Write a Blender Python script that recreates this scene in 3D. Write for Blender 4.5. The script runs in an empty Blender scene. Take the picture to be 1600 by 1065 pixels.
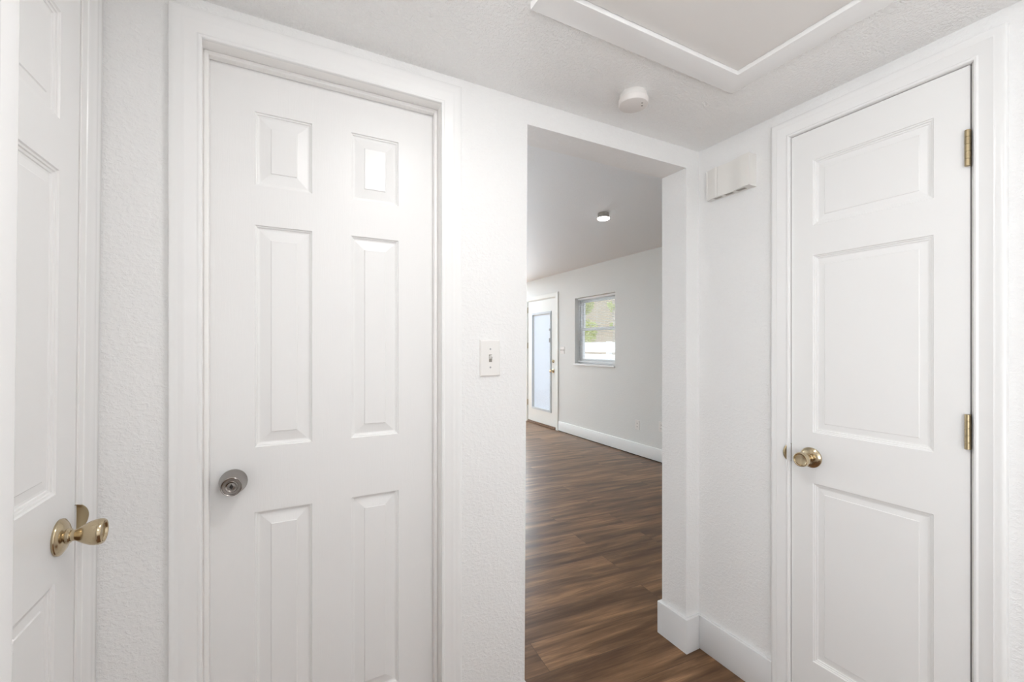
import bpy, bmesh, math, random
from mathutils import Vector, Matrix

random.seed(7)
H = 1.325                     # eye height above the floor
sc = bpy.context.scene
C = sc.collection

# ------------------------------------------------------------------ camera
cam_d = bpy.data.cameras.new('camera')
cam = bpy.data.objects.new('camera', cam_d)
C.objects.link(cam)
cam_d.sensor_width = 36.0
cam_d.lens = 671.1 / 1600 * 36.0
cam_d.shift_y = 7.07 / 1600
cam_d.clip_start = 0.01
cam_d.clip_end = 200
cam.location = (0, 0, H)
cam.rotation_euler = (math.pi / 2, 0, -0.48215)
sc.camera = cam

# ------------------------------------------------------------------ colour management, world
sc.view_settings.view_transform = 'Standard'
sc.view_settings.look = 'None'
sc.view_settings.gamma = 1
sc.view_settings.use_curve_mapping = False
sc.view_settings.exposure = 0.13
sc.cycles.use_denoising = True
sc.cycles.max_bounces = 16
sc.cycles.diffuse_bounces = 12
sc.cycles.glossy_bounces = 6
sc.cycles.transparent_max_bounces = 24
sc.cycles.sample_clamp_indirect = 6.0
sc.cycles.caustics_reflective = False
sc.cycles.blur_glossy = 1.0

LAMP = 80.0                   # hall ceiling lamp
FILL_REAR = 32.0  # strength of the added rear fill dome
SKY = 1.9

w = bpy.data.worlds.new('world')
sc.world = w
w.use_nodes = True
wn = w.node_tree
wn.nodes.clear()
wo = wn.nodes.new('ShaderNodeOutputWorld')
wb = wn.nodes.new('ShaderNodeBackground')
wb.inputs[0].default_value = (0.86, 0.93, 1.0, 1)
wb.inputs[1].default_value = SKY
wn.links.new(wb.outputs[0], wo.inputs[0])


def portal(name, loc, rot, sx, sy):
    d = bpy.data.lights.new(name, 'AREA')
    d.shape = 'RECTANGLE'
    d.size = sx
    d.size_y = sy
    d.cycles.is_portal = True
    o = bpy.data.objects.new(name, d)
    C.objects.link(o)
    o.location = loc
    o.rotation_euler = rot
    return o


# portals only help the renderer find the sky through the openings
portal('sky_opening_window', (3.93, 4.73, H + .215), (0, math.radians(90), 0), .95, .87)
portal('sky_opening_door', (3.83, 6.11, 1.06), (0, math.radians(90), 0), 1.6, .6)


def fill_light(name, loc, rot, sx, sy, power, col):
    d = bpy.data.lights.new(name, 'AREA')
    d.shape = 'RECTANGLE'
    d.size = sx
    d.size_y = sy
    d.energy = power
    d.color = col
    o = bpy.data.objects.new(name, d)
    C.objects.link(o)
    o.location = loc
    o.rotation_euler = rot
    return o


# area fill lights at two added, unseen windows: living room side and hall left
fill_light('side_window_fill', (3.935, 8.70, 1.20), (0, math.radians(90), 0), 2.05, 3.1, 640, (.87, .94, 1.0))
fill_light('hall_window_fill', (-.40, -.98, 1.15), (0, math.radians(-138), 0), 1.2, .9, 24, (.97, .99, 1.0))


# ------------------------------------------------------------------ materials
def mat(name, col, rough=.5, metal=0.0, spec=.5, bump=None, coat=0.0, emit=None, estr=0.0):
    """bump = (noise scale (x,y,z), detail, strength, distance)"""
    m = bpy.data.materials.new(name)
    m.use_nodes = True
    nt = m.node_tree
    b = nt.nodes['Principled BSDF']
    b.inputs['Base Color'].default_value = (*col, 1)
    b.inputs['Roughness'].default_value = rough
    b.inputs['Metallic'].default_value = metal
    b.inputs['Specular IOR Level'].default_value = spec
    b.inputs['Coat Weight'].default_value = coat
    if emit:
        b.inputs['Emission Color'].default_value = (*emit, 1)
        b.inputs['Emission Strength'].default_value = estr
    if bump:
        sc3, det, st, dist = bump
        g = nt.nodes.new('ShaderNodeNewGeometry')
        mp = nt.nodes.new('ShaderNodeMapping')
        mp.inputs['Scale'].default_value = sc3
        n = nt.nodes.new('ShaderNodeTexNoise')
        n.inputs['Scale'].default_value = 1
        n.inputs['Detail'].default_value = det
        n.inputs['Roughness'].default_value = .55
        bp = nt.nodes.new('ShaderNodeBump')
        bp.inputs['Strength'].default_value = st
        bp.inputs['Distance'].default_value = dist
        nt.links.new(g.outputs['Position'], mp.inputs[0])
        nt.links.new(mp.outputs[0], n.inputs[0])
        nt.links.new(n.outputs[0], bp.inputs['Height'])
        nt.links.new(bp.outputs[0], b.inputs['Normal'])
    return m


def wall_material(name, col, scale, strength, rough=.55, lo=.40, hi=.68, spec=.3):
    """knock-down plaster: flat plateaus with ragged ridges"""
    m = mat(name, col, rough, spec=spec)
    nt = m.node_tree
    b = nt.nodes['Principled BSDF']
    g = nt.nodes.new('ShaderNodeNewGeometry')
    mp = nt.nodes.new('ShaderNodeMapping')
    mp.inputs['Scale'].default_value = (scale, scale, scale * 1.35)
    n1 = nt.nodes.new('ShaderNodeTexNoise')
    n1.inputs['Scale'].default_value = 1
    n1.inputs['Detail'].default_value = 3
    n1.inputs['Roughness'].default_value = .6
    n1.inputs['Distortion'].default_value = .3
    r = nt.nodes.new('ShaderNodeMapRange')
    r.interpolation_type = 'SMOOTHSTEP'
    r.inputs['From Min'].default_value = lo
    r.inputs['From Max'].default_value = hi
    n2 = nt.nodes.new('ShaderNodeTexNoise')
    n2.inputs['Scale'].default_value = 3.1
    n2.inputs['Detail'].default_value = 2
    a = nt.nodes.new('ShaderNodeMath')
    a.operation = 'MULTIPLY_ADD'
    a.inputs[1].default_value = .35
    bp = nt.nodes.new('ShaderNodeBump')
    bp.inputs['Strength'].default_value = strength
    bp.inputs['Distance'].default_value = .0015
    L = nt.links.new
    L(g.outputs['Position'], mp.inputs[0])
    L(mp.outputs[0], n1.inputs[0])
    L(mp.outputs[0], n2.inputs[0])
    L(n1.outputs[0], r.inputs[0])
    L(n2.outputs[0], a.inputs[0])
    L(r.outputs[0], a.inputs[2])
    L(a.outputs[0], bp.inputs['Height'])
    L(bp.outputs[0], b.inputs['Normal'])
    return m


def floor_material():
    m = bpy.data.materials.new('vinyl_plank')
    m.use_nodes = True
    nt = m.node_tree
    N = nt.nodes.new
    L = nt.links.new
    b = nt.nodes['Principled BSDF']
    g = N('ShaderNodeNewGeometry')
    mp = N('ShaderNodeMapping')
    mp.vector_type = 'POINT'
    mp.inputs['Rotation'].default_value = (0, 0, math.radians(4.0))
    mp.inputs['Location'].default_value = (.38, .083, 0)
    br = N('ShaderNodeTexBrick')
    br.offset = .37
    br.offset_frequency = 2
    br.inputs['Scale'].default_value = 1
    br.inputs['Brick Width'].default_value = 1.22
    br.inputs['Row Height'].default_value = .18
    br.inputs['Mortar Size'].default_value = .0011
    br.inputs['Mortar Smooth'].default_value = .1
    br.inputs['Color1'].default_value = (0, 0, 0, 1)
    br.inputs['Color2'].default_value = (1, 1, 1, 1)
    L(g.outputs['Position'], mp.inputs[0])
    L(mp.outputs[0], br.inputs[0])
    # shift the grain by plank
    sh = N('ShaderNodeVectorMath')
    sh.operation = 'MULTIPLY_ADD'
    sh.inputs[1].default_value = (7.3, 3.1, 5.7)
    L(br.outputs['Color'], sh.inputs[0])
    L(mp.outputs[0], sh.inputs[2])
    st = N('ShaderNodeMapping')
    st.inputs['Scale'].default_value = (.9, 8.5, 1)
    L(sh.outputs[0], st.inputs[0])
    n1 = N('ShaderNodeTexNoise')
    n1.inputs['Scale'].default_value = 1.7
    n1.inputs['Detail'].default_value = 7
    n1.inputs['Roughness'].default_value = .6
    n1.inputs['Distortion'].default_value = .45
    L(st.outputs[0], n1.inputs[0])
    st2 = N('ShaderNodeMapping')
    st2.inputs['Scale'].default_value = (3.0, 70, 1)
    L(sh.outputs[0], st2.inputs[0])
    n2 = N('ShaderNodeTexNoise')
    n2.inputs['Scale'].default_value = 2
    n2.inputs['Detail'].default_value = 4
    L(st2.outputs[0], n2.inputs[0])
    mx = N('ShaderNodeMath')
    mx.operation = 'MULTIPLY_ADD'
    mx.inputs[1].default_value = .20
    L(n2.outputs[0], mx.inputs[0])
    L(n1.outputs[0], mx.inputs[2])
    mx2 = N('ShaderNodeMath')
    mx2.operation = 'MULTIPLY_ADD'
    mx2.inputs[1].default_value = .09
    L(br.outputs['Color'], mx2.inputs[0])
    L(mx.outputs[0], mx2.inputs[2])
    cr = N('ShaderNodeValToRGB')
    e = cr.color_ramp.elements
    e[0].position = .44
    e[0].color = (.074, .037, .018, 1)
    e[1].position = .82
    e[1].color = (.33, .187, .095, 1)
    for p, c in ((.54, (.104, .054, .027, 1)), (.63, (.152, .082, .041, 1)), (.72, (.215, .118, .060, 1))):
        x = e.new(p)
        x.color = c
    L(mx2.outputs[0], cr.inputs[0])
    mr = N('ShaderNodeMix')
    mr.data_type = 'RGBA'
    mr.inputs['B'].default_value = (.075, .042, .024, 1)
    L(br.outputs['Fac'], mr.inputs['Factor'])
    L(cr.outputs[0], mr.inputs['A'])
    L(mr.outputs['Result'], b.inputs['Base Color'])
    b.inputs['Roughness'].default_value = .30
    b.inputs['Specular IOR Level'].default_value = .26
    bp = N('ShaderNodeBump')
    bp.inputs['Strength'].default_value = .25
    bp.inputs['Distance'].default_value = .001
    inv = N('ShaderNodeMath')
    inv.operation = 'MULTIPLY_ADD'
    inv.inputs[1].default_value = -1.0
    L(br.outputs['Fac'], inv.inputs[0])
    L(n2.outputs[0], inv.inputs[2])
    L(inv.outputs[0], bp.inputs['Height'])
    L(bp.outputs[0], b.inputs['Normal'])
    return m


def glass_material():
    m = bpy.data.materials.new('window_glass')
    m.use_nodes = True
    nt = m.node_tree
    nt.nodes.clear()
    o = nt.nodes.new('ShaderNodeOutputMaterial')
    mx = nt.nodes.new('ShaderNodeMixShader')
    t = nt.nodes.new('ShaderNodeBsdfTransparent')
    g = nt.nodes.new('ShaderNodeBsdfGlossy')
    g.inputs['Roughness'].default_value = .02
    f = nt.nodes.new('ShaderNodeFresnel')
    f.inputs[0].default_value = 1.25
    ge = nt.nodes.new('ShaderNodeNewGeometry')
    ml = nt.nodes.new('ShaderNodeMath')
    ml.operation = 'SUBTRACT'
    ml.use_clamp = True
    nt.links.new(f.outputs[0], ml.inputs[0])
    nt.links.new(ge.outputs['Backfacing'], ml.inputs[1])
    nt.links.new(ml.outputs[0], mx.inputs[0])
    nt.links.new(t.outputs[0], mx.inputs[1])
    nt.links.new(g.outputs[0], mx.inputs[2])
    nt.links.new(mx.outputs[0], o.inputs[0])
    return m


def translucent_material(name, col, mixf=.5):
    m = bpy.data.materials.new(name)
    m.use_nodes = True
    nt = m.node_tree
    nt.nodes.clear()
    o = nt.nodes.new('ShaderNodeOutputMaterial')
    mx = nt.nodes.new('ShaderNodeMixShader')
    mx.inputs[0].default_value = mixf
    d = nt.nodes.new('ShaderNodeBsdfDiffuse')
    t = nt.nodes.new('ShaderNodeBsdfTranslucent')
    d.inputs[0].default_value = (*col, 1)
    t.inputs[0].default_value = (*col, 1)
    nt.links.new(d.outputs[0], mx.inputs[1])
    nt.links.new(t.outputs[0], mx.inputs[2])
    nt.links.new(mx.outputs[0], o.inputs[0])
    return m


M = {}
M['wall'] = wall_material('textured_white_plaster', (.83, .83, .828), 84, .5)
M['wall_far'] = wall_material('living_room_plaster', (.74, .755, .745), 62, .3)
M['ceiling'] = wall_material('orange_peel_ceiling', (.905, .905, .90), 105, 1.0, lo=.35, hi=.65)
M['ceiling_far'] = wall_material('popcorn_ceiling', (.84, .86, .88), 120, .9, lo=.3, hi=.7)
M['trim'] = mat('gloss_white_trim', (.845, .845, .843), .27, spec=.5)
M['jamb'] = mat('white_jamb_paint', (.87, .86, .85), .3, spec=.5)
M['grain'] = mat('white_embossed_door', (.835, .833, .83), .36, spec=.45, bump=((300, 60, 22), 3, .3, .0006))
M['door'] = mat('white_painted_door', (.835, .833, .828), .33, spec=.45, bump=((14, 14, 14), 3, .06, .002))
M['hatch'] = mat('hatch_board_white', (.76, .74, .72), .6, bump=((30, 30, 30), 3, .05, .002))
M['base'] = mat('baseboard_white', (.74, .745, .75), .35)
M['base_far'] = mat('living_baseboard_white', (.82, .84, .84), .4)
M['plastic'] = mat('white_plastic', (.80, .785, .765), .4)
M['smoke'] = mat('aged_white_plastic', (.76, .73, .71), .45)
M['cream'] = mat('chime_plastic', (.79, .775, .745), .42)
M['vent'] = mat('vent_shadow_grey', (.30, .28, .25), .6)
M['brass'] = mat('polished_brass', (.57, .47, .32), .18, 1.0)
M['brass_old'] = mat('antique_brass', (.42, .34, .21), .34, 1.0, bump=((60, 60, 200), 2, .1, .001))
M['nickel'] = mat('satin_nickel', (.33, .305, .285), .24, 1.0)
M['lampgrey'] = mat('grey_lamp_housing', (.36, .34, .31), .55)
M['dark'] = mat('recess_shade_dark', (.02, .018, .015), .7)  # near-black colour standing in for shade inside gaps
M['black'] = mat('keyhole_black', (.006, .006, .006), .5)
M['grey'] = mat('screw_grey', (.42, .42, .43), .4, .6)
M['floor'] = floor_material()
M['glass'] = glass_material()
M['blind'] = translucent_material('blind_slat_white', (.80, .85, .92), .5)
M['blind_open'] = translucent_material('mini_blind_white', (.86, .87, .87), .3)
M['vinyl'] = mat('window_vinyl_white', (.80, .81, .82), .4)
M['doorfar'] = mat('exterior_door_white', (.78, .80, .78), .4)
M['liteframe'] = mat('door_glass_frame', (.55, .60, .64), .4)
M['lampglow'] = mat('lamp_diffuser', (.9, .9, .88), .4, emit=(1.0, .992, .982), estr=LAMP)
M['fillglow_rear'] = mat('rear_fill_diffuser', (.9, .9, .88), .4, emit=(1.0, .992, .982), estr=FILL_REAR)
M['lampsmall'] = mat('small_lamp_diffuser', (.9, .9, .88), .4, emit=(1.0, .98, .95), estr=14.0)
M['threshold'] = mat('wood_threshold', (.16, .085, .045), .45)
M['grass'] = mat('pale_concrete', (.42, .41, .39), .9, bump=((20, 20, 20), 3, .6, .02))
M['leaf'] = translucent_material('leaf_green', (.74, .78, .46), .4)
M['bark'] = mat('bark_tan', (.60, .54, .46), .9, bump=((20, 20, 4), 3, .7, .01))
M['fencewood'] = mat('cedar_fence', (.74, .64, .54), .8, bump=((30, 30, 3), 3, .5, .003))
M['fencewhite'] = mat('white_board_fence', (.88, .88, .88), .5)

# ------------------------------------------------------------------ frames: (u along wall, d out into room, z)
DA, XB, XC, XF = 1.30, 1.6134, -.391, 3.75
SHEAR = .0083


def frA(u, d, z): return (u, DA - d, z)
def frB(u, d, z): return (XB - d, u, z)
def frC(u, d, z): return (XC + d + SHEAR * (z - H), u, z)
def frF(u, d, z): return (XF - d, u, z)
def frW(x, y, z): return (x, y, z)


def nbm(): return bmesh.new()


def obj(name, bm, m, parent=None, origin=None, smooth=None):
    bmesh.ops.recalc_face_normals(bm, faces=bm.faces)
    vs = [v.co for v in bm.verts]
    if origin is None:
        origin = Vector(((min(v.x for v in vs) + max(v.x for v in vs)) / 2,
                         (min(v.y for v in vs) + max(v.y for v in vs)) / 2,
                         min(v.z for v in vs)))
    origin = Vector(origin)
    bmesh.ops.translate(bm, verts=bm.verts, vec=-origin)
    me = bpy.data.meshes.new(name)
    if smooth is not None:
        for f in bm.faces:
            f.smooth = True
        for e in bm.edges:
            if len(e.link_faces) == 2:
                e.smooth = e.calc_face_angle(0) < math.radians(smooth)
    bm.to_mesh(me)
    bm.free()
    me.materials.append(M[m])
    o = bpy.data.objects.new(name, me)
    C.objects.link(o)
    o.location = origin
    if parent is not None:
        o.parent = parent
        p = parent
        off = Vector(origin)
        while p is not None:
            off -= p.location
            p = p.parent
        o.location = off
    return o


def tag(o, label, cat, group=None, kind=None):
    o['label'] = label
    if cat:
        o['category'] = cat
    if group:
        o['group'] = group
    if kind:
        o['kind'] = kind
    return o


def thing(name, label, cat, loc, group=None, kind=None):
    o = bpy.data.objects.new(name, None)
    C.objects.link(o)
    o.empty_display_size = .05
    o.location = loc
    return tag(o, label, cat, group, kind)


def hexa(bm, P):
    """P: 8 points, bottom quad then top quad"""
    v = [bm.verts.new(p) for p in P]
    for q in ((0, 1, 2, 3), (4, 5, 6, 7), (0, 1, 5, 4), (1, 2, 6, 5), (2, 3, 7, 6), (3, 0, 4, 7)):
        bm.faces.new([v[i] for i in q])
    return v


def box(bm, fr, u0, u1, d0, d1, z0, z1, bev=0.0, seg=2):
    t = bmesh.new() if bev else bm
    pts = [fr(u, d, z) for z in (z0, z1) for (u, d) in ((u0, d0), (u1, d0), (u1, d1), (u0, d1))]
    hexa(t, pts)
    if bev:
        bmesh.ops.recalc_face_normals(t, faces=t.faces)
        bmesh.ops.bevel(t, geom=t.edges[:] + t.verts[:], offset=bev, segments=seg, affect='EDGES', profile=.5)
        merge(bm, t)


def merge(bm, t):
    mp = {}
    for v in t.verts:
        mp[v] = bm.verts.new(v.co)
    for f in t.faces:
        try:
            bm.faces.new([mp[v] for v in f.verts])
        except ValueError:
            pass
    t.free()


def lathe(bm, fr, cu, cz, prof, n=40, axis='d', cd=0.0):
    """prof: [(along axis, radius)]; axis 'd' points out of the wall, 'z' up"""
    rings = []
    for a, r in prof:
        if r < 1e-6:
            rings.append([bm.verts.new(fr(cu, cd + a, cz) if axis == 'd' else fr(cu, cd, cz + a))])
            continue
        ring = []
        for i in range(n):
            t = 2 * math.pi * i / n
            c_, s_ = r * math.cos(t), r * math.sin(t)
            ring.append(bm.verts.new(fr(cu + c_, cd + a, cz + s_) if axis == 'd' else fr(cu + c_, cd + s_, cz + a)))
        rings.append(ring)
    for A, B in zip(rings, rings[1:]):
        if len(A) == 1 and len(B) == 1:
            continue
        for i in range(n):
            j = (i + 1) % n
            if len(A) == 1:
                bm.faces.new((A[0], B[i], B[j]))
            elif len(B) == 1:
                bm.faces.new((A[i], A[j], B[0]))
            else:
                bm.faces.new((A[i], A[j], B[j], B[i]))
    for R in (rings[0], rings[-1]):
        if len(R) > 1:
            bm.faces.new(R)


def casing(fr, u0, u1, ztop, z0, prof):
    """mitred three-sided moulding; prof [(outward, protrusion)] from inner edge to outer edge, starts and ends at 0"""
    bm = nbm()
    cols = []
    for a, d in prof:
        cols.append([bm.verts.new(fr(*p)) for p in
                     ((u0 - a, d, z0), (u0 - a, d, ztop + a), (u1 + a, d, ztop + a), (u1 + a, d, z0))])
    n = len(prof)
    for i in range(n):
        A, B = cols[i], cols[(i + 1) % n]
        for k in range(3):
            bm.faces.new((A[k], A[k + 1], B[k + 1], B[k]))
    bm.faces.new([c[0] for c in cols])
    bm.faces.new([c[3] for c in cols])
    return bm


def slab(fr, u0, u1, z0, z1, dface, thick, panels, prof):
    """door leaf; panels [(u0,u1,z0,z1)]; prof [(inset, depth below face)]"""
    bm = nbm()
    us = sorted({u0, u1} | {p[0] for p in panels} | {p[1] for p in panels})
    zs = sorted({z0, z1} | {p[2] for p in panels} | {p[3] for p in panels})
    V = {}

    def vert(u, z):
        k = (round(u, 6), round(z, 6))
        if k not in V:
            V[k] = bm.verts.new(fr(u, dface, z))
        return V[k]

    for a, b in zip(us, us[1:]):
        for c_, d_ in zip(zs, zs[1:]):
            cu, cz = (a + b) / 2, (c_ + d_) / 2
            if any(p[0] < cu < p[1] and p[2] < cz < p[3] for p in panels):
                continue
            bm.faces.new((vert(a, c_), vert(b, c_), vert(b, d_), vert(a, d_)))
    for p in panels:
        loop = [vert(p[0], p[2]), vert(p[1], p[2]), vert(p[1], p[3]), vert(p[0], p[3])]
        # extra grid verts on the panel border do not occur: borders are grid lines
        for ins, dep in prof:
            nl = [bm.verts.new(fr(u, dface - dep, z)) for u, z in
                  ((p[0] + ins, p[2] + ins), (p[1] - ins, p[2] + ins), (p[1] - ins, p[3] - ins), (p[0] + ins, p[3] - ins))]
            for i in range(4):
                j = (i + 1) % 4
                bm.faces.new((loop[i], loop[j], nl[j], nl[i]))
            loop = nl
        bm.faces.new(loop)
    # back and rim
    front_rim = []
    for u in us: front_rim.append(vert(u, z0))
    for z in zs[1:]: front_rim.append(vert(u1, z))
    for u in reversed(us[:-1]): front_rim.append(vert(u, z1))
    for z in reversed(zs[1:-1]): front_rim.append(vert(u0, z))
    kk = [k for k in V if V[k] in front_rim]
    inv = {V[k]: k for k in V}
    back = [bm.verts.new(fr(inv[v][0], dface - thick, inv[v][1])) for v in front_rim]
    n = len(front_rim)
    for i in range(n):
        j = (i + 1) % n
        bm.faces.new((front_rim[i], front_rim[j], back[j], back[i]))
    bm.faces.new(back)
    return bm


R = lambda z: z + H      # heights measured from eye level

# ================================================================== SETTING
# --- floor
bm = nbm()
box(bm, frW, -3.0, 3.75, -1.6, 11.0, -.06, 0)
tag(obj('floor', bm, 'floor', origin=(0, 0, 0)), 'brown wood-look plank floor running through hall and living room', 'floor', kind='structure')

# --- hall ceiling with the hatch hole
ZC = R(.855)
HX0, HX1, HY0, HY1 = .613, 1.236, .30, .854
bm = nbm()
for a in ((-.75, HX0, -1.6, 1.3), (HX1, 1.75, -1.6, 1.3), (HX0, HX1, -1.6, HY0), (HX0, HX1, HY1, 1.3)):
    box(bm, frW, a[0], a[1], a[2], a[3], ZC, ZC + .05)
tag(obj('ceiling', bm, 'ceiling'), 'low white textured ceiling over the small hall', 'ceiling', kind='structure')
bm = nbm()
box(bm, frW, -3.0, 3.75, 1.435, 11.0, 2.443, 2.5)
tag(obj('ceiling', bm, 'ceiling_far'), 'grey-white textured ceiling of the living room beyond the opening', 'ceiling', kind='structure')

# --- wall A (facing the camera): door hole and cased opening
WT = .135
bm = nbm()
yb = DA + WT
for x0, x1, z0, z1 in ((-3.0, -.205, 0, 2.45), (-.205, .447, R(.776), 2.45)):
    box(bm, frW, x0, x1, DA, yb, z0, z1)
# piece between door and opening, its free edge leans a little
xe_t, xe_b = .741, .7285
hexa(bm, [(.447, DA, 0), (xe_b, DA, 0), (xe_b, yb, 0), (.447, yb, 0),
          (.447, DA, R(.770)), (xe_t, DA, R(.770)), (xe_t, yb, R(.770)), (.447, yb, R(.770))])
box(bm, frW, .447, 1.533, DA, yb, R(.770), 2.45)
box(bm, frW, 1.533, 3.75, DA, yb, 0, 2.45)
tag(obj('wall_front', bm, 'wall'), 'textured white wall holding the six-panel door and the opening', 'wall', kind='structure')

# --- wall B (right)
bm = nbm()
for y0, y1, z0, z1 in ((.925, DA, 0, ZC), (-1.6, .43, 0, ZC), (.43, .925, R(.766), ZC)):
    box(bm, frW, XB, XB + .12, y0, y1, z0, z1)
tag(obj('wall_right', bm, 'wall'), 'textured white wall around the narrow three-panel closet door', 'wall', kind='structure')
bm = nbm()
box(bm, frW, XB + .12, XB + .6, .36, 1.0, 0, ZC)
# --- wall C (left)
bm.free()
bm = nbm()
for y0, y1, z0, z1 in ((1.236, DA, 0, ZC), (.44, .592, 0, ZC), (.592, 1.236, R(.766), ZC)):
    hexa(bm, [frC(y, d, z) for z in (z0, z1) for (y, d) in ((y0, -.12), (y1, -.12), (y1, 0), (y0, 0))])
tag(obj('wall_left', bm, 'wall'), 'white wall at the left around the brass-knobbed door', 'wall', kind='structure')
# nearer wall stub that narrows the hall
XS = -.222
bm = nbm()
for a in ((-.75, .10, .50, 0, ZC), (-.342, -1.6, -1.45, 0, ZC), (-.342, -.25, .10, 0, ZC), (-.342, -1.45, -.25, 0, .60), (-.342, -1.45, -.25, 1.90, ZC)):
    hexa(bm, [(x + SHEAR * (z - H), y, z) for z in (a[3], a[4]) for (x, y) in ((a[0], a[1]), (XS, a[1]), (XS, a[2]), (a[0], a[2]))])
tag(obj('wall_left', bm, 'wall'), 'near white wall edge at the far left of the view', 'wall', kind='structure')
bm = nbm()
box(bm, frW, -.75, 1.75, -1.7, -1.6, 0, ZC)
tag(obj('wall_back', bm, 'wall'), 'white wall closing the hall behind the viewer', 'wall', kind='structure')

bm = nbm()
for a in ((-1.449, -1.41, .601, 1.899), (-.29, -.251, .601, 1.899), (-1.41, -.29, .601, .64), (-1.41, -.29, 1.86, 1.899), (-.87, -.83, .64, 1.86)):
    box(bm, frW, -.325, -.285, a[0], a[1], a[2], a[3])
wr = tag(obj('fill_window_hall', bm, 'vinyl'), 'added unseen window in the near left wall behind the viewer, for fill light', 'window', kind='structure')  # unseen window added to bring fill light into the hall
bm = nbm()
box(bm, frW, -.308, -.303, -1.41, -.29, .64, 1.86)
obj('pane', bm, 'glass', wr)
# --- living room walls
bm = nbm()
wy0, wy1, wz0, wz1 = 4.296, 5.17, R(-.262), R(.692)
dy0, dy1, dz1 = 5.66, 6.575, R(.775)
FT = .16
for y0, y1, z0, z1 in ((DA, wy0, 0, 2.5), (wy0, wy1, 0, wz0), (wy0, wy1, wz1, 2.5), (wy1, dy0, 0, 2.5),
                       (dy0, dy1, dz1, 2.5), (dy1, 7.10, 0, 2.5), (10.3, 11.2, 0, 2.5), (7.10, 10.3, 0, .12), (7.10, 10.3, 2.28, 2.5)):
    box(bm, frW, XF, XF + FT, y0, y1, z0, z1)
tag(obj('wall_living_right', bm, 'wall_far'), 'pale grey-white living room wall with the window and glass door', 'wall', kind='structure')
bm = nbm()
box(bm, frW, -3, 3.75, 11.0, 11.16, 0, 2.5)
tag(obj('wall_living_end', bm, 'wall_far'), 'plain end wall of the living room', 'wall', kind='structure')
bm = nbm()
box(bm, frW, -1.8, -1.7, DA, 11.16, 0, 2.5)
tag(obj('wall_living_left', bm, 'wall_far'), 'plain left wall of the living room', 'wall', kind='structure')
bm = nbm()
for a in ((7.101, 7.15, .121, 2.279), (10.25, 10.299, .121, 2.279), (8.68, 8.74, .17, 2.23), (7.15, 10.25, .121, .17), (7.15, 10.25, 2.23, 2.279)):
    box(bm, frW, XF + .08, XF + .14, a[0], a[1], a[2], a[3])
wp = tag(obj('fill_window_living', bm, 'vinyl'), 'added unseen sliding glass opening beyond the glass door, for fill light', 'window', kind='structure')  # out-of-view opening added to light the living room
for a in ((7.15, 8.68), (8.74, 10.25)):
    bm = nbm()
    box(bm, frW, XF + .10, XF + .105, a[0], a[1], .17, 2.23)
    obj('pane', bm, 'glass', wp)

# ================================================================== TRIM AROUND DOORS
def casing_profile(w, t):
    return [(0, 0), (0, t * .55), (.0015, t * .68), (.006, t * .74), (.010, t * .62), (.013, t * .66),
            (.020, t * .74), (.032, t * .86), (.038, t * .98), (.043, t * .92), (.047, t * .98), (.052, t),
            (w - .004, t), (w - .001, t - .002), (w, t - .005), (w, 0)]


# door A
cs = tag(obj('trim_1', casing(frA, -.1866, .428, R(.758), 0, casing_profile(.0655, .0155)), 'trim', smooth=35),
         'glossy white moulded casing around the six-panel door', 'door casing', kind='structure')
bm = nbm()
jx0, jx1, jz = -.1906, .432, R(.762)
box(bm, frW, jx0 - .0144, jx0, DA - .001, yb, 0, jz + .014, .001)
box(bm, frW, jx1, jx1 + .0144, DA - .001, yb, 0, jz + .014, .001)
box(bm, frW, jx0, jx1, DA - .001, yb, jz, jz + .014)
obj('jamb', bm, 'jamb', cs)
bm = nbm()
for a in ((jx0, jx0 + .011, 0, jz), (jx1 - .011, jx1, 0, jz)):
    box(bm, frW, a[0], a[1], 1.344, 1.3675, a[2], a[3], .0025, 3)
box(bm, frW, jx0 + .009, jx1 - .009, 1.344, 1.3675, jz - .011, jz, .0025, 3)
obj('door_stop', bm, 'jamb', cs, smooth=40)

# door B
ct = casing(frB, .439, .9085, R(.7505), 0, casing_profile(.0605, .020))
cs = tag(obj('trim_2', ct, 'trim', smooth=35), 'glossy white moulded casing around the narrow closet door', 'door casing', kind='structure')
bm = nbm()
b0, b1, bz = .4445, .909, R(.7508)
box(bm, frB, b0 - .0144, b0, -.11, .001, 0, bz + .014, .0008)
box(bm, frB, b1, b1 + .0144, -.11, .001, 0, bz + .014, .0008)
box(bm, frB, b0, b1, -.11, .001, bz, bz + .014)
obj('jamb', bm, 'jamb', cs)
bm = nbm()
box(bm, frB, b0, b0 + .011, -.055, -.037, 0, bz)
box(bm, frB, b1 - .011, b1, -.055, -.037, 0, bz)
box(bm, frB, b0 + .011, b1 - .011, -.055, -.037, bz - .011, bz)
obj('door_stop', bm, 'jamb', cs)

# door C
ct = casing(frC, .600, 1.2315, R(.752), 0, casing_profile(.0655, .015))
cs = tag(obj('trim_3', ct, 'trim', smooth=35), 'glossy white casing beside the brass-knobbed door at left', 'door casing', kind='structure')
bm = nbm()
c0, c1, cz_ = .607, 1.2235, R(.752)
box(bm, frC, c0 - .0144, c0, -.11, .001, 0, cz_ + .013)
box(bm, frC, c1, c1 + .0124, -.11, .001, 0, cz_ + .013)
box(bm, frC, c0, c1, -.11, .001, cz_, cz_ + .013)
obj('jamb', bm, 'jamb', cs)
bm = nbm()
box(bm, frC, c0, c0 + .011, -.055, -.037, 0, cz_)
box(bm, frC, c1 - .011, c1, -.055, -.037, 0, cz_)
box(bm, frC, c0 + .011, c1 - .011, -.055, -.037, cz_ - .011, cz_)
obj('door_stop', bm, 'jamb', cs)

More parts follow.
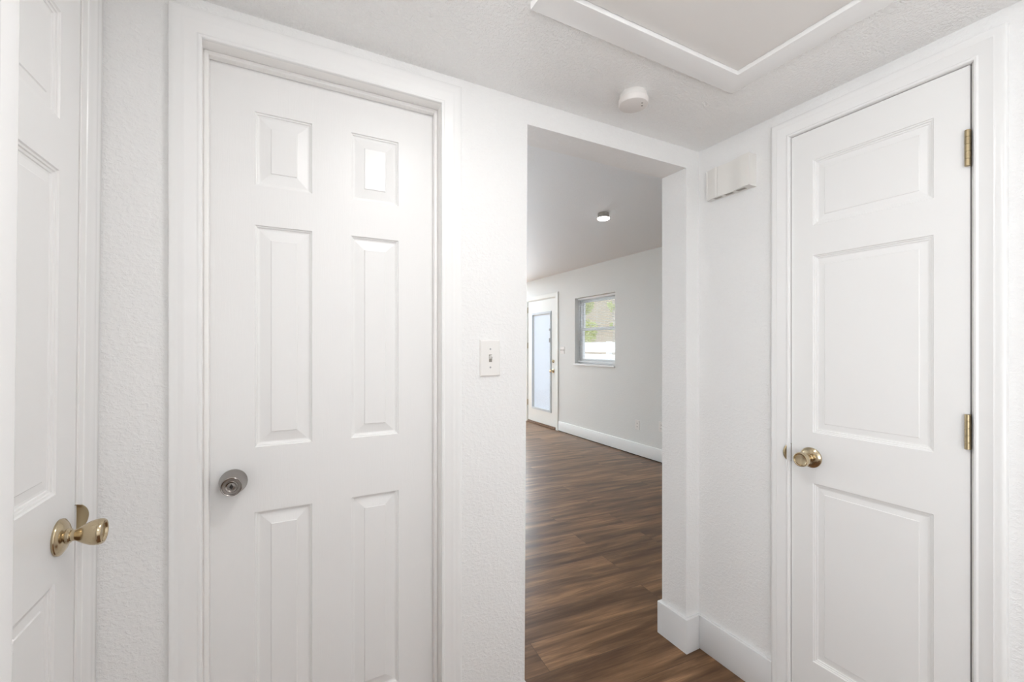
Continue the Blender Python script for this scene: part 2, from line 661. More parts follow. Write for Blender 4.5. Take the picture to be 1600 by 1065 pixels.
# near trim board on the stub wall
def frS(u, d, z): return (XS + d + SHEAR * (z - H), u, z)
bm = nbm()
box(bm, frS, .425, .512, 0, .022, 0, ZC, .005, 3)
box(bm, frS, .430, .478, .018, .0245, 0, ZC, .002, 2)
for zz, rr in ((R(-.247), .0032), (R(-.256), .0026), (R(-.243), .002), (R(.015), .0022), (R(.03), .0016)):
    lathe(bm, frS, .509, zz, [(0, rr), (rr * .6, rr * .8), (rr, 0)], 10, cd=.0195)
tag(obj('trim_4', bm, 'trim', smooth=40), 'glossy white trim board with paint drips at the far left edge', 'trim', kind='structure')

# ================================================================== DOORS
prof_A = [(.0016, .0048), (.0045, .0056), (.0055, .0085), (.0085, .0100), (.0115, .0104), (.0385, .0050), (.0400, .0020)]
prof_B = [(.0020, .0030), (.0055, .0038), (.0066, .0064), (.0110, .0072), (.0122, .0094), (.0165, .0098), (.0325, .0084), (.0345, .0064)]

PA = []
for a, b in ((-.0785, .0641), (.1708, .3115)):
    PA += [(a, b, R(-1.066), R(-.457)), (a, b, R(-.279), R(.331)), (a, b, R(.440), R(.642))]
doorA = obj('door_1', slab(frA, -.187, .4285, .012, R(.7575), -.070, .035, PA, prof_A), 'grain')
tag(doorA, 'white embossed six-panel door with a satin nickel keyed knob', 'door', kind='structure')

PB = [(.5215, .8355, R(-1.094), R(-.476)), (.5215, .8355, R(-.301), R(.312)), (.5215, .8355, R(.415), R(.642))]
doorB = obj('door_2', slab(frB, .4485, .906, .012, R(.7477), 0, .035, PB, prof_B), 'door')
tag(doorB, 'narrow white three-panel closet door with two brass hinges', 'door', kind='structure')

PC = []
for a, b in ((.700, .868), (.968, 1.1365)):
    PC += [(a, b, R(-1.07), R(-.456)), (a, b, R(-.285), R(.337)), (a, b, R(.435), R(.642))]
doorC = obj('door_3', slab(frC, .610, 1.220, .012, R(.749), 0, .035, PC, prof_B), 'door')
tag(doorC, 'white panelled door at the left edge with a tulip brass knob', 'door', kind='structure')


# ---- knobs
def tulip_knob(fr, cu, cz, parent, mirror=1):
    bm = nbm()
    lathe(bm, fr, cu, cz, [(.0165, .0105), (.024, .0105), (.027, .0115), (.032, .0150), (.040, .0195), (.048, .0232), (.054, .0247),
                           (.060, .0250), (.0645, .0243), (.0670, .0228), (.0678, .0212), (.0668, .0195), (.0635, .0175),
                           (.0625, .012), (.0622, 0)], 48)
    k = obj('door_knob', bm, 'brass', parent, smooth=28)
    k['label'] = 'polished brass tulip knob'
    bm = nbm()
    lathe(bm, fr, cu, cz, [(.0, .0345), (.0030, .0350), (.0048, .0342), (.0056, .0325), (.0075, .0305), (.0105, .0255), (.0120, .0190),
                           (.0128, .0150), (.0165, .0143), (.0180, .0130), (.0180, .0100)], 48)
    obj('rosette', bm, 'brass', k, smooth=28)
    return k


tulip_knob(frB, .8405, R(-.3886), doorB)
tulip_knob(frC, 1.1500, R(-.3735), doorC)

# knob A: keyed cone
bm = nbm()
ka_u, ka_z = -.1277, R(-.3646)
lathe(bm, frA, ka_u, ka_z, [(-.0695, .0310), (-.0675, .0328), (-.0650, .0330), (-.0610, .0318), (-.045, .0290), (-.030, .0263), (-.020, .0247),
                            (-.0172, .0240), (-.0163, .0228), (-.0170, .0212), (-.0200, .0205), (-.0205, .0150)], 48)
ka = obj('door_knob', bm, 'nickel', doorA, smooth=30)
ka['label'] = 'satin nickel cone knob with a keyhole'
bm = nbm()
lathe(bm, frA, ka_u, ka_z, [(-.0205, .0145), (-.0170, .0142), (-.0160, .0132), (-.0165, .0118), (-.0180, .0100), (-.0178, .0060), (-.0170, .0)], 40)
obj('lock_cylinder', bm, 'nickel', ka, smooth=30)
bm = nbm()
lathe(bm, frA, ka_u, ka_z, [(-.0175, .0042), (-.0160, .0040), (-.0158, 0)], 20)
box(bm, frA, ka_u - .0012, ka_u + .0012, -.0175, -.0157, ka_z - .0065, ka_z + .0065)
obj('keyhole', bm, 'black', ka)


# ---- strikes: curved lip plates
def strike(fr, u_edge, sgn, z0, z1, reach, parent, bulge=.0095):
    """lip leaves the gap at u_edge and curls over the jamb edge towards sgn"""
    bm = nbm()
    n, mseg = 14, 8
    grid = []
    for i in range(n + 1):
        z = z0 + (z1 - z0) * i / n
        s = math.sin(math.pi * (i / n))
        half = reach * (s ** .55) if s > 0 else 0
        row = []
        for j in range(mseg + 1):
            t = j / mseg
            row.append((u_edge + sgn * half * t, -.004 + bulge * math.sin(math.pi * .55 * t) * (.35 + .65 * s ** .5 if s > 0 else .35), z))
        grid.append(row)
    for lay in (0, .0012):
        pass
    V1 = [[bm.verts.new(fr(u, d, z)) for u, d, z in r] for r in grid]
    V2 = [[bm.verts.new(fr(u, d - .0012, z)) for u, d, z in r] for r in grid]
    for V in (V1, V2):
        for i in range(n):
            for j in range(mseg):
                bm.faces.new((V[i][j], V[i + 1][j], V[i + 1][j + 1], V[i][j + 1]))
    for i in range(n):
        bm.faces.new((V1[i][mseg], V1[i + 1][mseg], V2[i + 1][mseg], V2[i][mseg]))
        bm.faces.new((V1[i][0], V1[i + 1][0], V2[i + 1][0], V2[i][0]))
    # leaf set into the jamb
    a, b = sorted((u_edge, u_edge - sgn * .0008))
    box(bm, fr, a, b, -.03, -.004, z0 - .008, z1 + .008)
    s = obj('strike_plate', bm, 'brass_old', parent, smooth=40)
    return s


strike(frB, .9085, 1, R(-.418), R(-.352), .0150, doorB, .026)
strike(frC, 1.2228, 1, R(-.392), R(-.334), .0200, doorC, .020)


# ---- hinges on door B
def hinge(fr, u, d, z0, z1, parent):
    bm = nbm()
    n = 5
    gap = .0007
    L = (z1 - z0) / n
    for i in range(n):
        a, b = z0 + i * L + gap / 2, z0 + (i + 1) * L - gap / 2
        lathe(bm, fr, u, 0, [(a, .0058), (a + .0005, .0064), (b - .0005, .0064), (b, .0058)], 20, axis='z', cd=d)
    lathe(bm, fr, u, 0, [(z0 + .001, .0054), (z1 - .001, .0054)], 16, axis='z', cd=d)
    h = obj('hinge', bm, 'brass_old', parent, smooth=40)
    bm = nbm()
    box(bm, fr, u - .0052, u - .0030, -.028, d, z0 + .001, z1 - .001)
    obj('hinge_leaf', bm, 'brass_old', h)
    return h


hinge(frB, .4507, .0075, R(.4773), R(.5743), doorB)
hinge(frB, .4507, .0075, R(-.2771), R(-.183), doorB)
hinge(frB, .4507, .0075, R(-1.06), R(-.963), doorB)

# ================================================================== BASEBOARDS
def board(bm, fr, u0, u1, z0=0.0, z1=.145, t=.015, d0=0.0):
    box(bm, fr, u0, u1, d0, d0 + t, z0, z1, .0025, 2)


bm = nbm()
board(bm, frB, .9695, DA - .0005)
tag(obj('baseboard_right', bm, 'base', smooth=40), 'tall white baseboard between the hall corner and the closet casing', 'baseboard', kind='structure')
bm = nbm()
JX = 1.533
bm2 = [(JX - .015, DA - .015), (XB - .0155, DA - .015), (XB - .0155, DA), (JX, DA), (JX, yb), (JX + .12, yb), (JX + .12, yb + .015), (JX - .015, yb + .015)]
lo = [bm.verts.new((x, y, 0)) for x, y in bm2]
hi = [bm.verts.new((x, y, .145)) for x, y in bm2]
bm.faces.new(lo)
top = bm.faces.new(hi)
for i in range(len(bm2)):
    j = (i + 1) % len(bm2)
    bm.faces.new((lo[i], lo[j], hi[j], hi[i]))
bmesh.ops.recalc_face_normals(bm, faces=bm.faces)
te = [e for e in bm.edges if e.verts[0] in hi and e.verts[1] in hi]
ve = [e for e in bm.edges if (e.verts[0] in lo) != (e.verts[1] in lo)]
bmesh.ops.bevel(bm, geom=te + ve, offset=.0022, segments=2, affect='EDGES', profile=.5)
tag(obj('baseboard_front', bm, 'base', smooth=40), 'short white baseboard wrapping the right side of the opening', 'baseboard', kind='structure')
bm = nbm()
board(bm, frA, .4945, xe_b - .001)
box(bm, frW, xe_b, xe_b + .015, DA - .015, yb + .015, 0, .145, .0022)
tag(obj('baseboard_front', bm, 'base', smooth=40), 'white baseboard on the wall strip between the door and the opening', 'baseboard', kind='structure')
bm = nbm()
board(bm, frF, yb + .001, 5.5855, .0075, .150)
tag(obj('baseboard_living', bm, 'base_far', smooth=40), 'long white baseboard under the living room window', 'baseboard', kind='structure')
bm = nbm()
box(bm, frF, yb + .001, 5.5855, .0, .0125, 0, .0075)
obj('shadow_gap', bm, 'dark', bpy.data.objects['baseboard_living'])  # dark strip put in the gap in place of its shade
bm = nbm()
box(bm, frW, -1.6, 3.6, 10.985, 11.0, 0, .145)
tag(obj('baseboard_living', bm, 'base_far'), 'white baseboard along the living room end wall', 'baseboard', kind='structure')

# ================================================================== ATTIC HATCH
hz = R(.837)
t = thing('attic_hatch', 'flat white attic hatch with a raised frame on the hall ceiling', 'hatch', (.9245, .56, R(.85)))
bm = nbm()
ox0, ox1, oy0, oy1 = .538, 1.311, .225, .928
def ring(bm, o, i, z0, z1):
    (a0, a1, b0, b1), (c0_, c1_, e0, e1) = o, i
    P = [(a0, b0), (a1, b0), (a1, b1), (a0, b1)]
    Q = [(c0_, e0), (c1_, e0), (c1_, e1), (c0_, e1)]
    V = [[bm.verts.new((x, y, z)) for x, y in S] for z in (z0, z1) for S in (P, Q)]
    ob, ib, ot, it = V
    for k in range(4):
        j = (k + 1) % 4
        bm.faces.new((ob[k], ob[j], ib[j], ib[k]))
        bm.faces.new((ot[k], ot[j], it[j], it[k]))
        bm.faces.new((ob[k], ob[j], ot[j], ot[k]))
        bm.faces.new((ib[k], ib[j], it[j], it[k]))
ring(bm, (ox0, ox1, oy0, oy1), (HX0, HX1, HY0, HY1), hz, ZC + .0005)
bmesh.ops.recalc_face_normals(bm, faces=bm.faces)
bmesh.ops.bevel(bm, geom=[e for e in bm.edges if abs(e.verts[0].co.z - hz) < 1e-6 and abs(e.verts[1].co.z - hz) < 1e-6 and len(e.link_faces) == 2 and e.calc_face_angle(0) > .5],
                offset=.0018, segments=2, affect='EDGES', profile=.5)
obj('hatch_frame', bm, 'trim', t, smooth=40)
bm = nbm()
ring(bm, (HX0 + .0004, HX1 - .0004, HY0 + .0004, HY1 - .0004), (HX0 + .0145, HX1 - .0145, HY0 + .0145, HY1 - .0145), R(.8555), R(.861))
obj('support_ledge', bm, 'dark', t)  # ledge coloured near-black so the rim gap looks shaded
bm = nbm()
# lid, with a slightly ragged caulked rim
n = 60
def rag(k): return .0016 + .0011 * math.sin(k * 1.7) * math.sin(k * .43 + 1) + random.uniform(-.0007, .0009)
pts = []
for k in range(n): pts.append((HX0 + .002 + (HX1 - HX0 - .004) * k / n, HY0 + rag(k)))
for k in range(n): pts.append((HX1 - rag(k + 7), HY0 + .002 + (HY1 - HY0 - .004) * k / n))
for k in range(n): pts.append((HX1 - .002 - (HX1 - HX0 - .004) * k / n, HY1 - rag(k + 19)))
for k in range(n): pts.append((HX0 + rag(k + 31), HY1 - .002 - (HY1 - HY0 - .004) * k / n))
lo = [bm.verts.new((x, y, R(.849))) for x, y in pts]
hi = [bm.verts.new((x, y, R(.8553))) for x, y in pts]
bm.faces.new(lo)
bm.faces.new(hi)
for i in range(len(pts)):
    j = (i + 1) % len(pts)
    bm.faces.new((lo[i], lo[j], hi[j], hi[i]))
obj('hatch_lid', bm, 'hatch', t)
bm = nbm()
box(bm, frW, HX0 - .02, HX1 + .02, HY0 - .02, HY1 + .02, R(.862), R(.90))
obj('dark_cavity_lid', bm, 'dark', t)  # dark lid added over the hole to keep the rim gap black

# ================================================================== CEILING DEVICES
def frZ(cx, cy):
    return lambda u, d, z: (cx + u, cy + d, z)

t = thing('smoke_detector', 'round white smoke detector on the hall ceiling near the opening', 'smoke detector', (1.044, 1.104, ZC))
f = frZ(1.044, 1.104)
bm = nbm()
lathe(bm, f, 0, ZC, [(0, .0435), (-.004, .0448), (-.016, .0448), (-.018, .0425)], 48, axis='z')
obj('mounting_base', bm, 'plastic', t, smooth=30)
bm = nbm()
lathe(bm, f, 0, ZC, [(-.018, .0425), (-.0185, .0480), (-.021, .0497), (-.035, .0492), (-.0385, .0478), (-.0402, .0440), (-.0405, 0)], 48, axis='z')
obj('detector_cover', bm, 'smoke', t, smooth=30)
for dx, dy in ((.033, -.012), (.021, .017)):
    pass
for (px_, py_) in ((.024, -.016), (.0125, -.0285)):
    bm = nbm()
    lathe(bm, frZ(1.044 + px_, 1.104 + py_), 0, ZC, [(-.0400, .0032), (-.0412, .0030), (-.0413, 0)], 14, axis='z')
    obj('indicator', bm, 'vent', t)

def dome(name, label, x, y, z, gl, group=None):
    t = thing(name, label, 'ceiling light', (x, y, z), group)
    f = frZ(x, y)
    bm = nbm()
    lathe(bm, f, 0, z, [(0, .128), (-.018, .130), (-.022, .126)], 48, axis='z')
    obj('lamp_base', bm, 'plastic', t, smooth=30)
    bm = nbm()
    lathe(bm, f, 0, z, [(-.022, .120), (-.040, .116), (-.054, .100), (-.064, .070), (-.069, .035), (-.070, 0)], 48, axis='z')
    obj('lamp_shade', bm, gl, t, smooth=60)


t = thing('ceiling_light', 'small flat disc ceiling light in the hall just left of the attic hatch', 'ceiling light', (.39, .64, ZC))
f = frZ(.39, .64)
bm = nbm()
lathe(bm, f, 0, ZC, [(0, .092), (-.014, .092), (-.018, .088), (-.018, .078)], 48, axis='z')
obj('lamp_base', bm, 'plastic', t, smooth=30)
bm = nbm()
lathe(bm, f, 0, ZC, [(-.016, .078), (-.022, .076), (-.031, .060), (-.036, .035), (-.0375, 0)], 40, axis='z')
obj('lamp_shade', bm, 'lampglow', t, smooth=60)
dome('ceiling_light', 'added unseen dome fill light at the rear of the hall', .40, -.80, ZC, 'fillglow_rear')  # dome added behind the camera as fill for the hall

t = thing('ceiling_light', 'small round light on the living room ceiling seen through the opening', 'ceiling light', (2.37, 2.86, 2.443))
f = frZ(2.37, 2.86)
bm = nbm()
lathe(bm, f, 0, 2.443, [(0, .046), (-.004, .0475), (-.034, .0475), (-.036, .050), (-.042, .052)], 40, axis='z')
obj('lamp_base', bm, 'lampgrey', t, smooth=30)
bm = nbm()
lathe(bm, f, 0, 2.443, [(-.042, .0505), (-.048, .0500), (-.053, .042), (-.054, 0)], 40, axis='z')
obj('lamp_shade', bm, 'lampsmall', t, smooth=30)

# ================================================================== DOOR CHIME
t = thing('door_chime', 'white wavy-fronted door chime box high on the wall beside the closet casing', 'door chime', frB(1.14, 0, R(.61)))
y0, y1, z0, z1 = 1.037, 1.242, R(.617), R(.741)
prof = []
K = 48
for k in range(K + 1):
    s = k / K                                   # from far (y1) to near (y0)
    y = y1 + (y0 - y1) * s
    d = .0255 + .0195 * s
    d += .0042 * math.sin(2 * math.pi * (s * 1.55 - .12)) * (1 if s > .02 else s / .02)
    if abs(s - .27) < .012: d -= .0018          # seam of the cover
    prof.append((y, d))
bm = nbm()
poly = [(y1, 0)] + prof + [(y0, 0)]
lo = [bm.verts.new(frB(u, d, z0)) for u, d in poly]
hi = [bm.verts.new(frB(u, d, z1)) for u, d in poly]
bm.faces.new(lo)
bm.faces.new(hi)
for i in range(len(poly)):
    j = (i + 1) % len(poly)
    bm.faces.new((lo[i], lo[j], hi[j], hi[i]))
obj('chime_cover', bm, 'cream', t, smooth=30)
for c_ in (1.190, 1.138, 1.083):
    bm = nbm()
    s = (y1 - c_) / (y1 - y0)
    depth = .0255 + .0195 * s
    for k in range(7):
        uu = c_ - .017 + k * .0052
        box(bm, frB, uu, uu + .0034, depth * .35, depth * .80, z0 - .0006, z0 + .0002)
    obj('vent_slots', bm, 'vent', t)

# ================================================================== LIGHT SWITCH
def switch_plate(fr, u0, u1, z0, z1, label, gangs, name='light_switch', dark=True, mplate='plastic'):
    t = thing(name, label, 'light switch', fr((u0 + u1) / 2, 0, z0))
    bm = nbm()
    # bevelled plate
    lo = [bm.verts.new(fr(u, 0, z)) for u, z in ((u0, z0), (u1, z0), (u1, z1), (u0, z1))]
    mi = [bm.verts.new(fr(u, .003, z)) for u, z in ((u0, z0), (u1, z0), (u1, z1), (u0, z1))]
    b = .0035
    hi = [bm.verts.new(fr(u, .0062, z)) for u, z in ((u0 + b, z0 + b), (u1 - b, z0 + b), (u1 - b, z1 - b), (u0 + b, z1 - b))]
    for A, B in ((lo, mi), (mi, hi)):
        for i in range(4):
            bm.faces.new((A[i], A[(i + 1) % 4], B[(i + 1) % 4], B[i]))
    bm.faces.new(hi)
    bm.faces.new(lo)
    obj('plate', bm, mplate, t)
    zc = (z0 + z1) / 2
    for k in range(gangs):
        uc = u0 + (u1 - u0) * (k + .5) / gangs
        bm = nbm()
        box(bm, fr, uc - .0055, uc + .0055, .0055, .0066, zc - .0125, zc + .0125)
        obj('toggle_slot', bm, 'vent', t)
        bm = nbm()
        P = []
        for z_, d_, w_ in ((zc - .006, .006, .0045), (zc + .004, .006, .0045)):
            pass
        hexa(bm, [fr(uc - .0043, .005, zc - .004), fr(uc + .0043, .005, zc - .004), fr(uc + .0034, .020, zc + .005), fr(uc - .0034, .020, zc + .005),
                  fr(uc - .0043, .005, zc + .007), fr(uc + .0043, .005, zc + .007), fr(uc + .0034, .0205, zc + .0115), fr(uc - .0034, .0205, zc + .0115)])
        obj('toggle', bm, mplate, t)
        for dz in (.0302, -.0302):
            bm = nbm()
            lathe(bm, fr, uc, zc + dz, [(.0058, .0034), (.0068, .0030), (.0072, 0)], 14)
            obj('screw', bm, 'grey', t)
    return t


switch_plate(frA, .560, .633, R(-.102), R(.018), 'white toggle light switch on the wall between door and opening', 1)
switch_plate(frF, 5.432, 5.548, R(-.128), R(-.020), 'white multi-toggle switch plate beside the glass door', 3, mplate='plastic')


def outlet(yc, zc, label):
    t = thing('wall_outlet', label, 'outlet', frF(yc, 0, zc - .057), 'living room outlets')
    bm = nbm()
    box(bm, frF, yc - .036, yc + .036, 0, .005, zc - .057, zc + .057, .0015)
    obj('plate', bm, 'plastic', t)
    for dz in (.020, -.020):
        bm = nbm()
        lathe(bm, frF, yc, zc + dz, [(.004, .017), (.0065, .0165), (.0068, 0)], 20)
        s = obj('receptacle', bm, 'plastic', t)
        bm = nbm()
        for du in (-.0065, .0065):
            box(bm, frF, yc + du - .0016, yc + du + .0016, .0064, .0072, zc + dz - .004, zc + dz + .006)
        lathe(bm, frF, yc, zc + dz - .009, [(.0062, .0028), (.0072, 0)], 8)
        obj('slots', bm, 'black', s)


outlet(3.893, R(-.957), 'white wall outlet low on the living room wall, further from the opening edge')
outlet(3.520, R(-.920), 'white wall outlet low on the living room wall, partly cut by the opening edge')

# ================================================================== LIVING ROOM WINDOW
rv = .11                      # depth of the reveal
bm = nbm()
def frame_rect(bm, fr, u0, u1, z0, z1, w_, d0, d1, wb_=None, wt_=None):
    wb_ = wb_ or w_
    wt_ = wt_ or w_
    box(bm, fr, u0, u0 + w_, d0, d1, z0, z1)
    box(bm, fr, u1 - w_, u1, d0, d1, z0, z1)
    box(bm, fr, u0 + w_, u1 - w_, d0, d1, z0, z0 + wb_)
    box(bm, fr, u0 + w_, u1 - w_, d0, d1, z1 - wt_, z1)
e_ = .001
frame_rect(bm, frF, wy0 + e_, wy1 - e_, wz0 + e_, wz1 - e_, .035, -rv - .045, -rv + .02)
win = tag(obj('window_1', bm, 'vinyl'), 'white single-hung living room window to the right of the glass door', 'window', kind='structure')
zm = R(.235)
bm = nbm()
frame_rect(bm, frF, wy0 + .036, wy1 - .036, wz0 + .036, zm + .018, .032, -rv - .008, -rv + .018)
obj('lower_sash', bm, 'vinyl', win)
bm = nbm()
frame_rect(bm, frF, wy0 + .036, wy1 - .036, zm - .018, wz1 - .036, .028, -rv - .036, -rv - .010)
obj('upper_sash', bm, 'vinyl', win)
bm = nbm()
box(bm, frF, wy0 + .06, wy1 - .06, -rv + .003, -rv + .006, wz0 + .06, zm - .01)
obj('pane', bm, 'glass', win)
bm = nbm()
box(bm, frF, wy0 + .06, wy1 - .06, -rv - .025, -rv - .022, zm + .01, wz1 - .06)
obj('pane', bm, 'glass', win)
bm = nbm()
box(bm, frF, wy0 + .0005, wy1 + .012, -rv + .021, .022, wz0 - .022, wz0 + .0005, .003)
obj('window_sill', bm, 'vinyl', win)

t = thing('window_blind', 'white horizontal mini blind lowered with its slats open in the window', 'blind', frF((wy0 + wy1) / 2, -.05, wz0 + .03))
bm = nbm()
box(bm, frF, wy0 + .006, wy1 - .006, -.082, -.046, wz1 - .030, wz1 - .0005, .002)
obj('headrail', bm, 'vinyl', t)
bm = nbm()
ztop_, zbot_ = wz1 - .036, wz0 + .052
ns = 42
tilt = math.radians(8)
for k in range(ns):
    zc = zbot_ + (ztop_ - zbot_) * k / (ns - 1)
    hw = .0125
    V = []
    for s in (-1, -.35, .35, 1):
        dd = -.064 + s * hw * math.cos(tilt)
        zz = zc + s * hw * math.sin(tilt) + .0016 * (1 - s * s)
        V.append([bm.verts.new(frF(u, dd, zz)) for u in (wy0 + .008, wy1 - .008)])
    W = [[bm.verts.new(v.co + Vector((0, 0, .0005))) for v in p] for p in V]
    for i in range(3):
        bm.faces.new((V[i][0], V[i][1], V[i + 1][1], V[i + 1][0]))
        bm.faces.new((W[i][0], W[i][1], W[i + 1][1], W[i + 1][0]))
    bm.faces.new((V[0][0], V[0][1], W[0][1], W[0][0]))
    bm.faces.new((V[3][0], V[3][1], W[3][1], W[3][0]))
obj('slats', bm, 'blind_open', t)
bm = nbm()
box(bm, frF, wy0 + .008, wy1 - .008, -.076, -.052, wz0 + .022, wz0 + .040, .003)
obj('bottom_rail', bm, 'vinyl', t)
for u in (4.41, 4.733, 5.06):
    bm = nbm()
    for dd in (-.0525, -.0755):
        box(bm, frF, u - .0008, u + .0008, dd - .0005, dd + .0005, wz0 + .036, wz1 - .028)
    obj('ladder_cord', bm, 'vinyl', t)
bm = nbm()
lathe(bm, frF, wy1 - .05, 0, [(wz1 - .62, .003), (wz1 - .61, .0036), (wz1 - .04, .003)], 10, axis='z', cd=-.042)
obj('tilt_wand', bm, 'vinyl', t)

# ================================================================== GLASS DOOR (exterior)
bm = nbm()
box(bm, frF, dy0 + .0005, dy0 + .014, -FT, .001, 0, dz1 - .0005)
box(bm, frF, dy1 - .012, dy1 - .0005, -FT, .001, 0, dz1 - .0005)
box(bm, frF, dy0 + .014, dy1 - .012, -FT, .001, dz1 - .016, dz1 - .0005)
box(bm, frF, dy0 + .014, dy0 + .026, -.075, -.048, .03, dz1 - .016)
box(bm, frF, dy1 - .024, dy1 - .012, -.075, -.048, .03, dz1 - .016)
box(bm, frF, dy0 + .026, dy1 - .024, -.075, -.048, dz1 - .028, dz1 - .016)
jf = obj('jamb', bm, 'doorfar')
ct = casing(frF, dy0 + .005, dy1 - .005, dz1 - .006, 0, [(0, 0), (0, .012), (.004, .015), (.064, .020), (.069, .018), (.070, 0)])
cs = tag(obj('trim_5', ct, 'doorfar'), 'white casing around the exterior glass door', 'door casing', kind='structure')
jf.parent = cs
jf.location = jf.location - cs.location

gy0, gy1, gz0, gz1 = 5.834, 6.392, R(-1.051), R(.526)
bm = nbm()
ly0, ly1, lz0, lz1 = dy0 + .017, dy1 - .015, .034, dz1 - .019
for a in ((ly0, gy0, lz0, lz1), (gy1, ly1, lz0, lz1), (gy0, gy1, lz0, gz0), (gy0, gy1, gz1, lz1)):
    box(bm, frF, a[0], a[1], -.046, -.003, a[2], a[3])
bmesh.ops.remove_doubles(bm, verts=bm.verts, dist=.00001)
doorF = tag(obj('door_4', bm, 'doorfar'), 'white exterior door with tall blind-filled glass at the end of the living room', 'door', kind='structure')
bm = nbm()
frame_rect(bm, frF, gy0 - .028, gy1 + .028, gz0 - .028, gz1 + .028, .030, -.003, .008)
frame_rect(bm, frF, gy0 - .020, gy1 + .020, gz0 - .020, gz1 + .020, .026, .008, .012)
obj('glass_frame', bm, 'liteframe', doorF)
bm = nbm()
box(bm, frF, gy0, gy1, -.012, -.009, gz0, gz1)
box(bm, frF, gy0, gy1, -.044, -.041, gz0, gz1)
obj('pane', bm, 'glass', doorF)
bm = nbm()
n = 74
for k in range(n):
    zc = gz0 + .008 + (gz1 - gz0 - .03) * k / (n - 1)
    a = math.radians(66)
    hw = .0125
    p = [(-.026 - hw * math.cos(a), zc - hw * math.sin(a)), (-.026 + hw * math.cos(a), zc + hw * math.sin(a))]
    v = [bm.verts.new(frF(u, d, z)) for d, z in p for u in (gy0 + .012, gy1 - .012)]
    bm.faces.new((v[0], v[1], v[3], v[2]))
obj('blind_slats', bm, 'blind', doorF)
bm = nbm()
box(bm, frF, gy0 + .012, gy1 - .012, -.038, -.014, gz1 - .022, gz1 - .001)
obj('blind_headrail', bm, 'vinyl', doorF)
for zz, hh in ((R(.255), .018), (R(.085), .035)):
    bm = nbm()
    box(bm, frF, gy0 - .010, gy0 + .012, .011, .024, zz - hh, zz + hh, .003)
    obj('blind_slider', bm, 'grey', doorF)
bm = nbm()
lathe(bm, frF, 5.752, R(-.402), [(-.003, .033), (.004, .033), (.010, .024), (.013, .012), (.030, .011), (.036, .020), (.048, .026), (.060, .024), (.066, .012), (.067, 0)], 32)
k = obj('door_knob', bm, 'brass', doorF, smooth=40)
bm = nbm()
lathe(bm, frF, 5.745, R(-.250), [(-.003, .026), (.006, .026), (.012, .022), (.014, .012), (.014, 0)], 28)
box(bm, frF, 5.741, 5.749, .012, .026, R(-.265), R(-.235), .002)
obj('deadbolt', bm, 'brass', doorF, smooth=40)
for zz in (R(.62), R(.0), R(-.99)):
    bm = nbm()
    box(bm, frF, ly1 - .004, ly1 + .009, -.006, .006, zz - .05, zz + .05, .002)
    obj('hinge', bm, 'brass_old', doorF)
bm = nbm()
box(bm, frF, dy0 + .026, dy1 - .024, -.14, .012, 0, .030, .003)
box(bm, frF, dy0 + .026, dy1 - .024, -.01, .030, 0, .014, .003)
tag(obj('door_threshold', bm, 'threshold'), 'brown wooden threshold under the exterior glass door', 'threshold', kind='structure')

# ================================================================== OUTSIDE
bm = nbm()
box(bm, frW, XF + FT + .01, 40, -20, 40, -.30, -.18)
box(bm, frW, -20, XF + FT, 11.3, 40, -.30, -.18)
tag(obj('ground', bm, 'grass'), 'pale concrete patio outside the living room', 'ground', kind='structure')

t = thing('board_fence', 'white horizontal-board fence outside the window', 'fence', (6.4, 7.8, -.18))
for k, z in enumerate((.05, .33, .61, .89, 1.17)):
    bm = nbm()
    box(bm, frW, 6.38, 6.41, 3.5, 13.5, z, z + .235, .004)
    obj('rail', bm, 'fencewhite', t)
for y in (3.6, 5.6, 7.6, 9.6, 11.6, 13.4):
    bm = nbm()
    box(bm, frW, 6.41, 6.51, y - .05, y + .05, -.18, 1.42, .006)
    obj('post', bm, 'fencewhite', t)

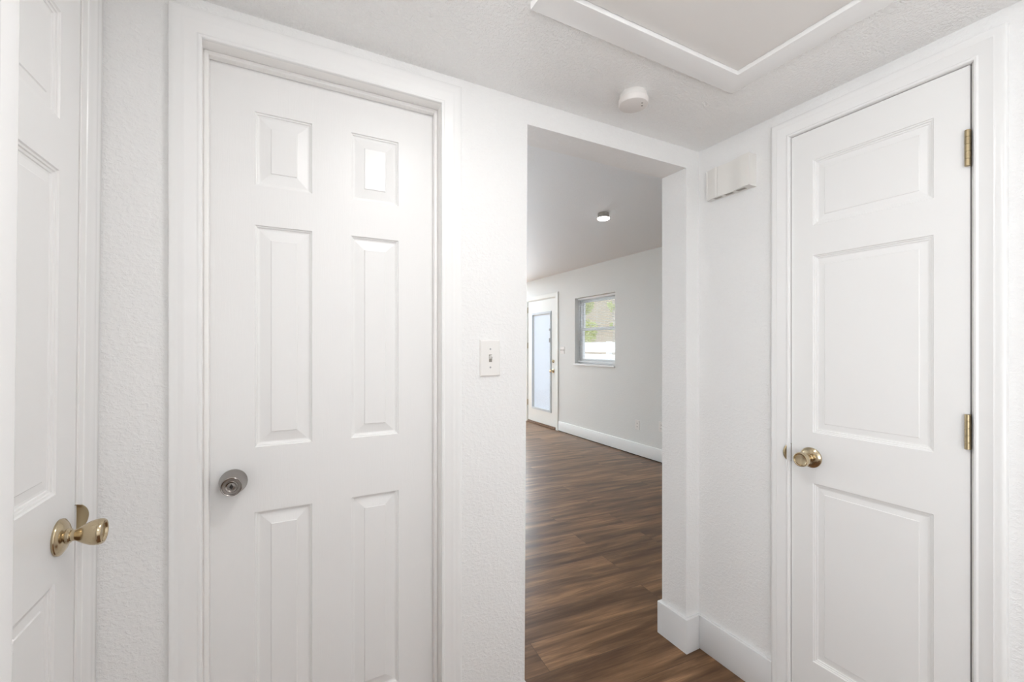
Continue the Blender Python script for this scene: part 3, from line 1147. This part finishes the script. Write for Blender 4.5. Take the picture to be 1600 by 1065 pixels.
t = thing('wood_fence', 'tan cedar privacy fence behind the white fence', 'fence', (10.5, 14, -.18))
for k in range(76):
    bm = nbm()
    y = 5.0 + k * .20
    hh = 3.05 + random.uniform(-.02, .02)
    box(bm, frW, 10.5, 10.522, y, y + .185, -.16, hh)
    obj('picket', bm, 'fencewood', t)


def tree(x, y, h, r, label, seed, leaves=2600):
    rnd = random.Random(seed)
    t = thing('tree', label, 'tree', (x, y, -.18), 'trees outside the window')
    bm = nbm()
    prev = None
    segs = 9
    for i in range(segs):
        z = -.18 + h * .8 * i / (segs - 1)
        rr = .13 * (1 - .8 * i / (segs - 1)) + .01
        cx = x + .12 * math.sin(i * .9 + seed)
        cy = y + .12 * math.cos(i * .7 + seed)
        ringv = [bm.verts.new((cx + rr * math.cos(a * math.pi / 5), cy + rr * math.sin(a * math.pi / 5), z)) for a in range(10)]
        if prev:
            for a in range(10):
                bm.faces.new((prev[a], prev[(a + 1) % 10], ringv[(a + 1) % 10], ringv[a]))
        prev = ringv
    obj('trunk', bm, 'bark', t, smooth=60)
    bm = nbm()
    cl = [(rnd.uniform(-.6, .6) * r, rnd.uniform(-.6, .6) * r, h * rnd.uniform(.45, .95), r * rnd.uniform(.35, .6)) for _ in range(16)]
    for _ in range(leaves):
        c_ = rnd.choice(cl)
        v = Vector((rnd.gauss(0, 1), rnd.gauss(0, 1), rnd.gauss(0, 1))).normalized() * c_[3] * rnd.uniform(.6, 1)
        p = Vector((x + c_[0], y + c_[1], c_[2])) + v
        a = Vector((rnd.gauss(0, 1), rnd.gauss(0, 1), rnd.gauss(0, 1))).normalized() * rnd.uniform(.035, .07)
        b = a.cross(Vector((rnd.gauss(0, 1), rnd.gauss(0, 1), rnd.gauss(0, 1)))).normalized() * rnd.uniform(.02, .04)
        vs = [bm.verts.new(p + q) for q in (-a, b, a, -b)]
        bm.faces.new(vs)
    obj('foliage', bm, 'leaf', t)


tree(8.6, 12.15, 3.6, .9, 'leafy green tree seen in the left half of the window', 3, 9000)
tree(9.0, 10.35, 4.2, .22, 'slim pale tree just left of the window right edge', 5, 900)
tree(9.6, 13.9, 4.6, .35, 'slender pale tree nearer the glass door side', 9, 1200)
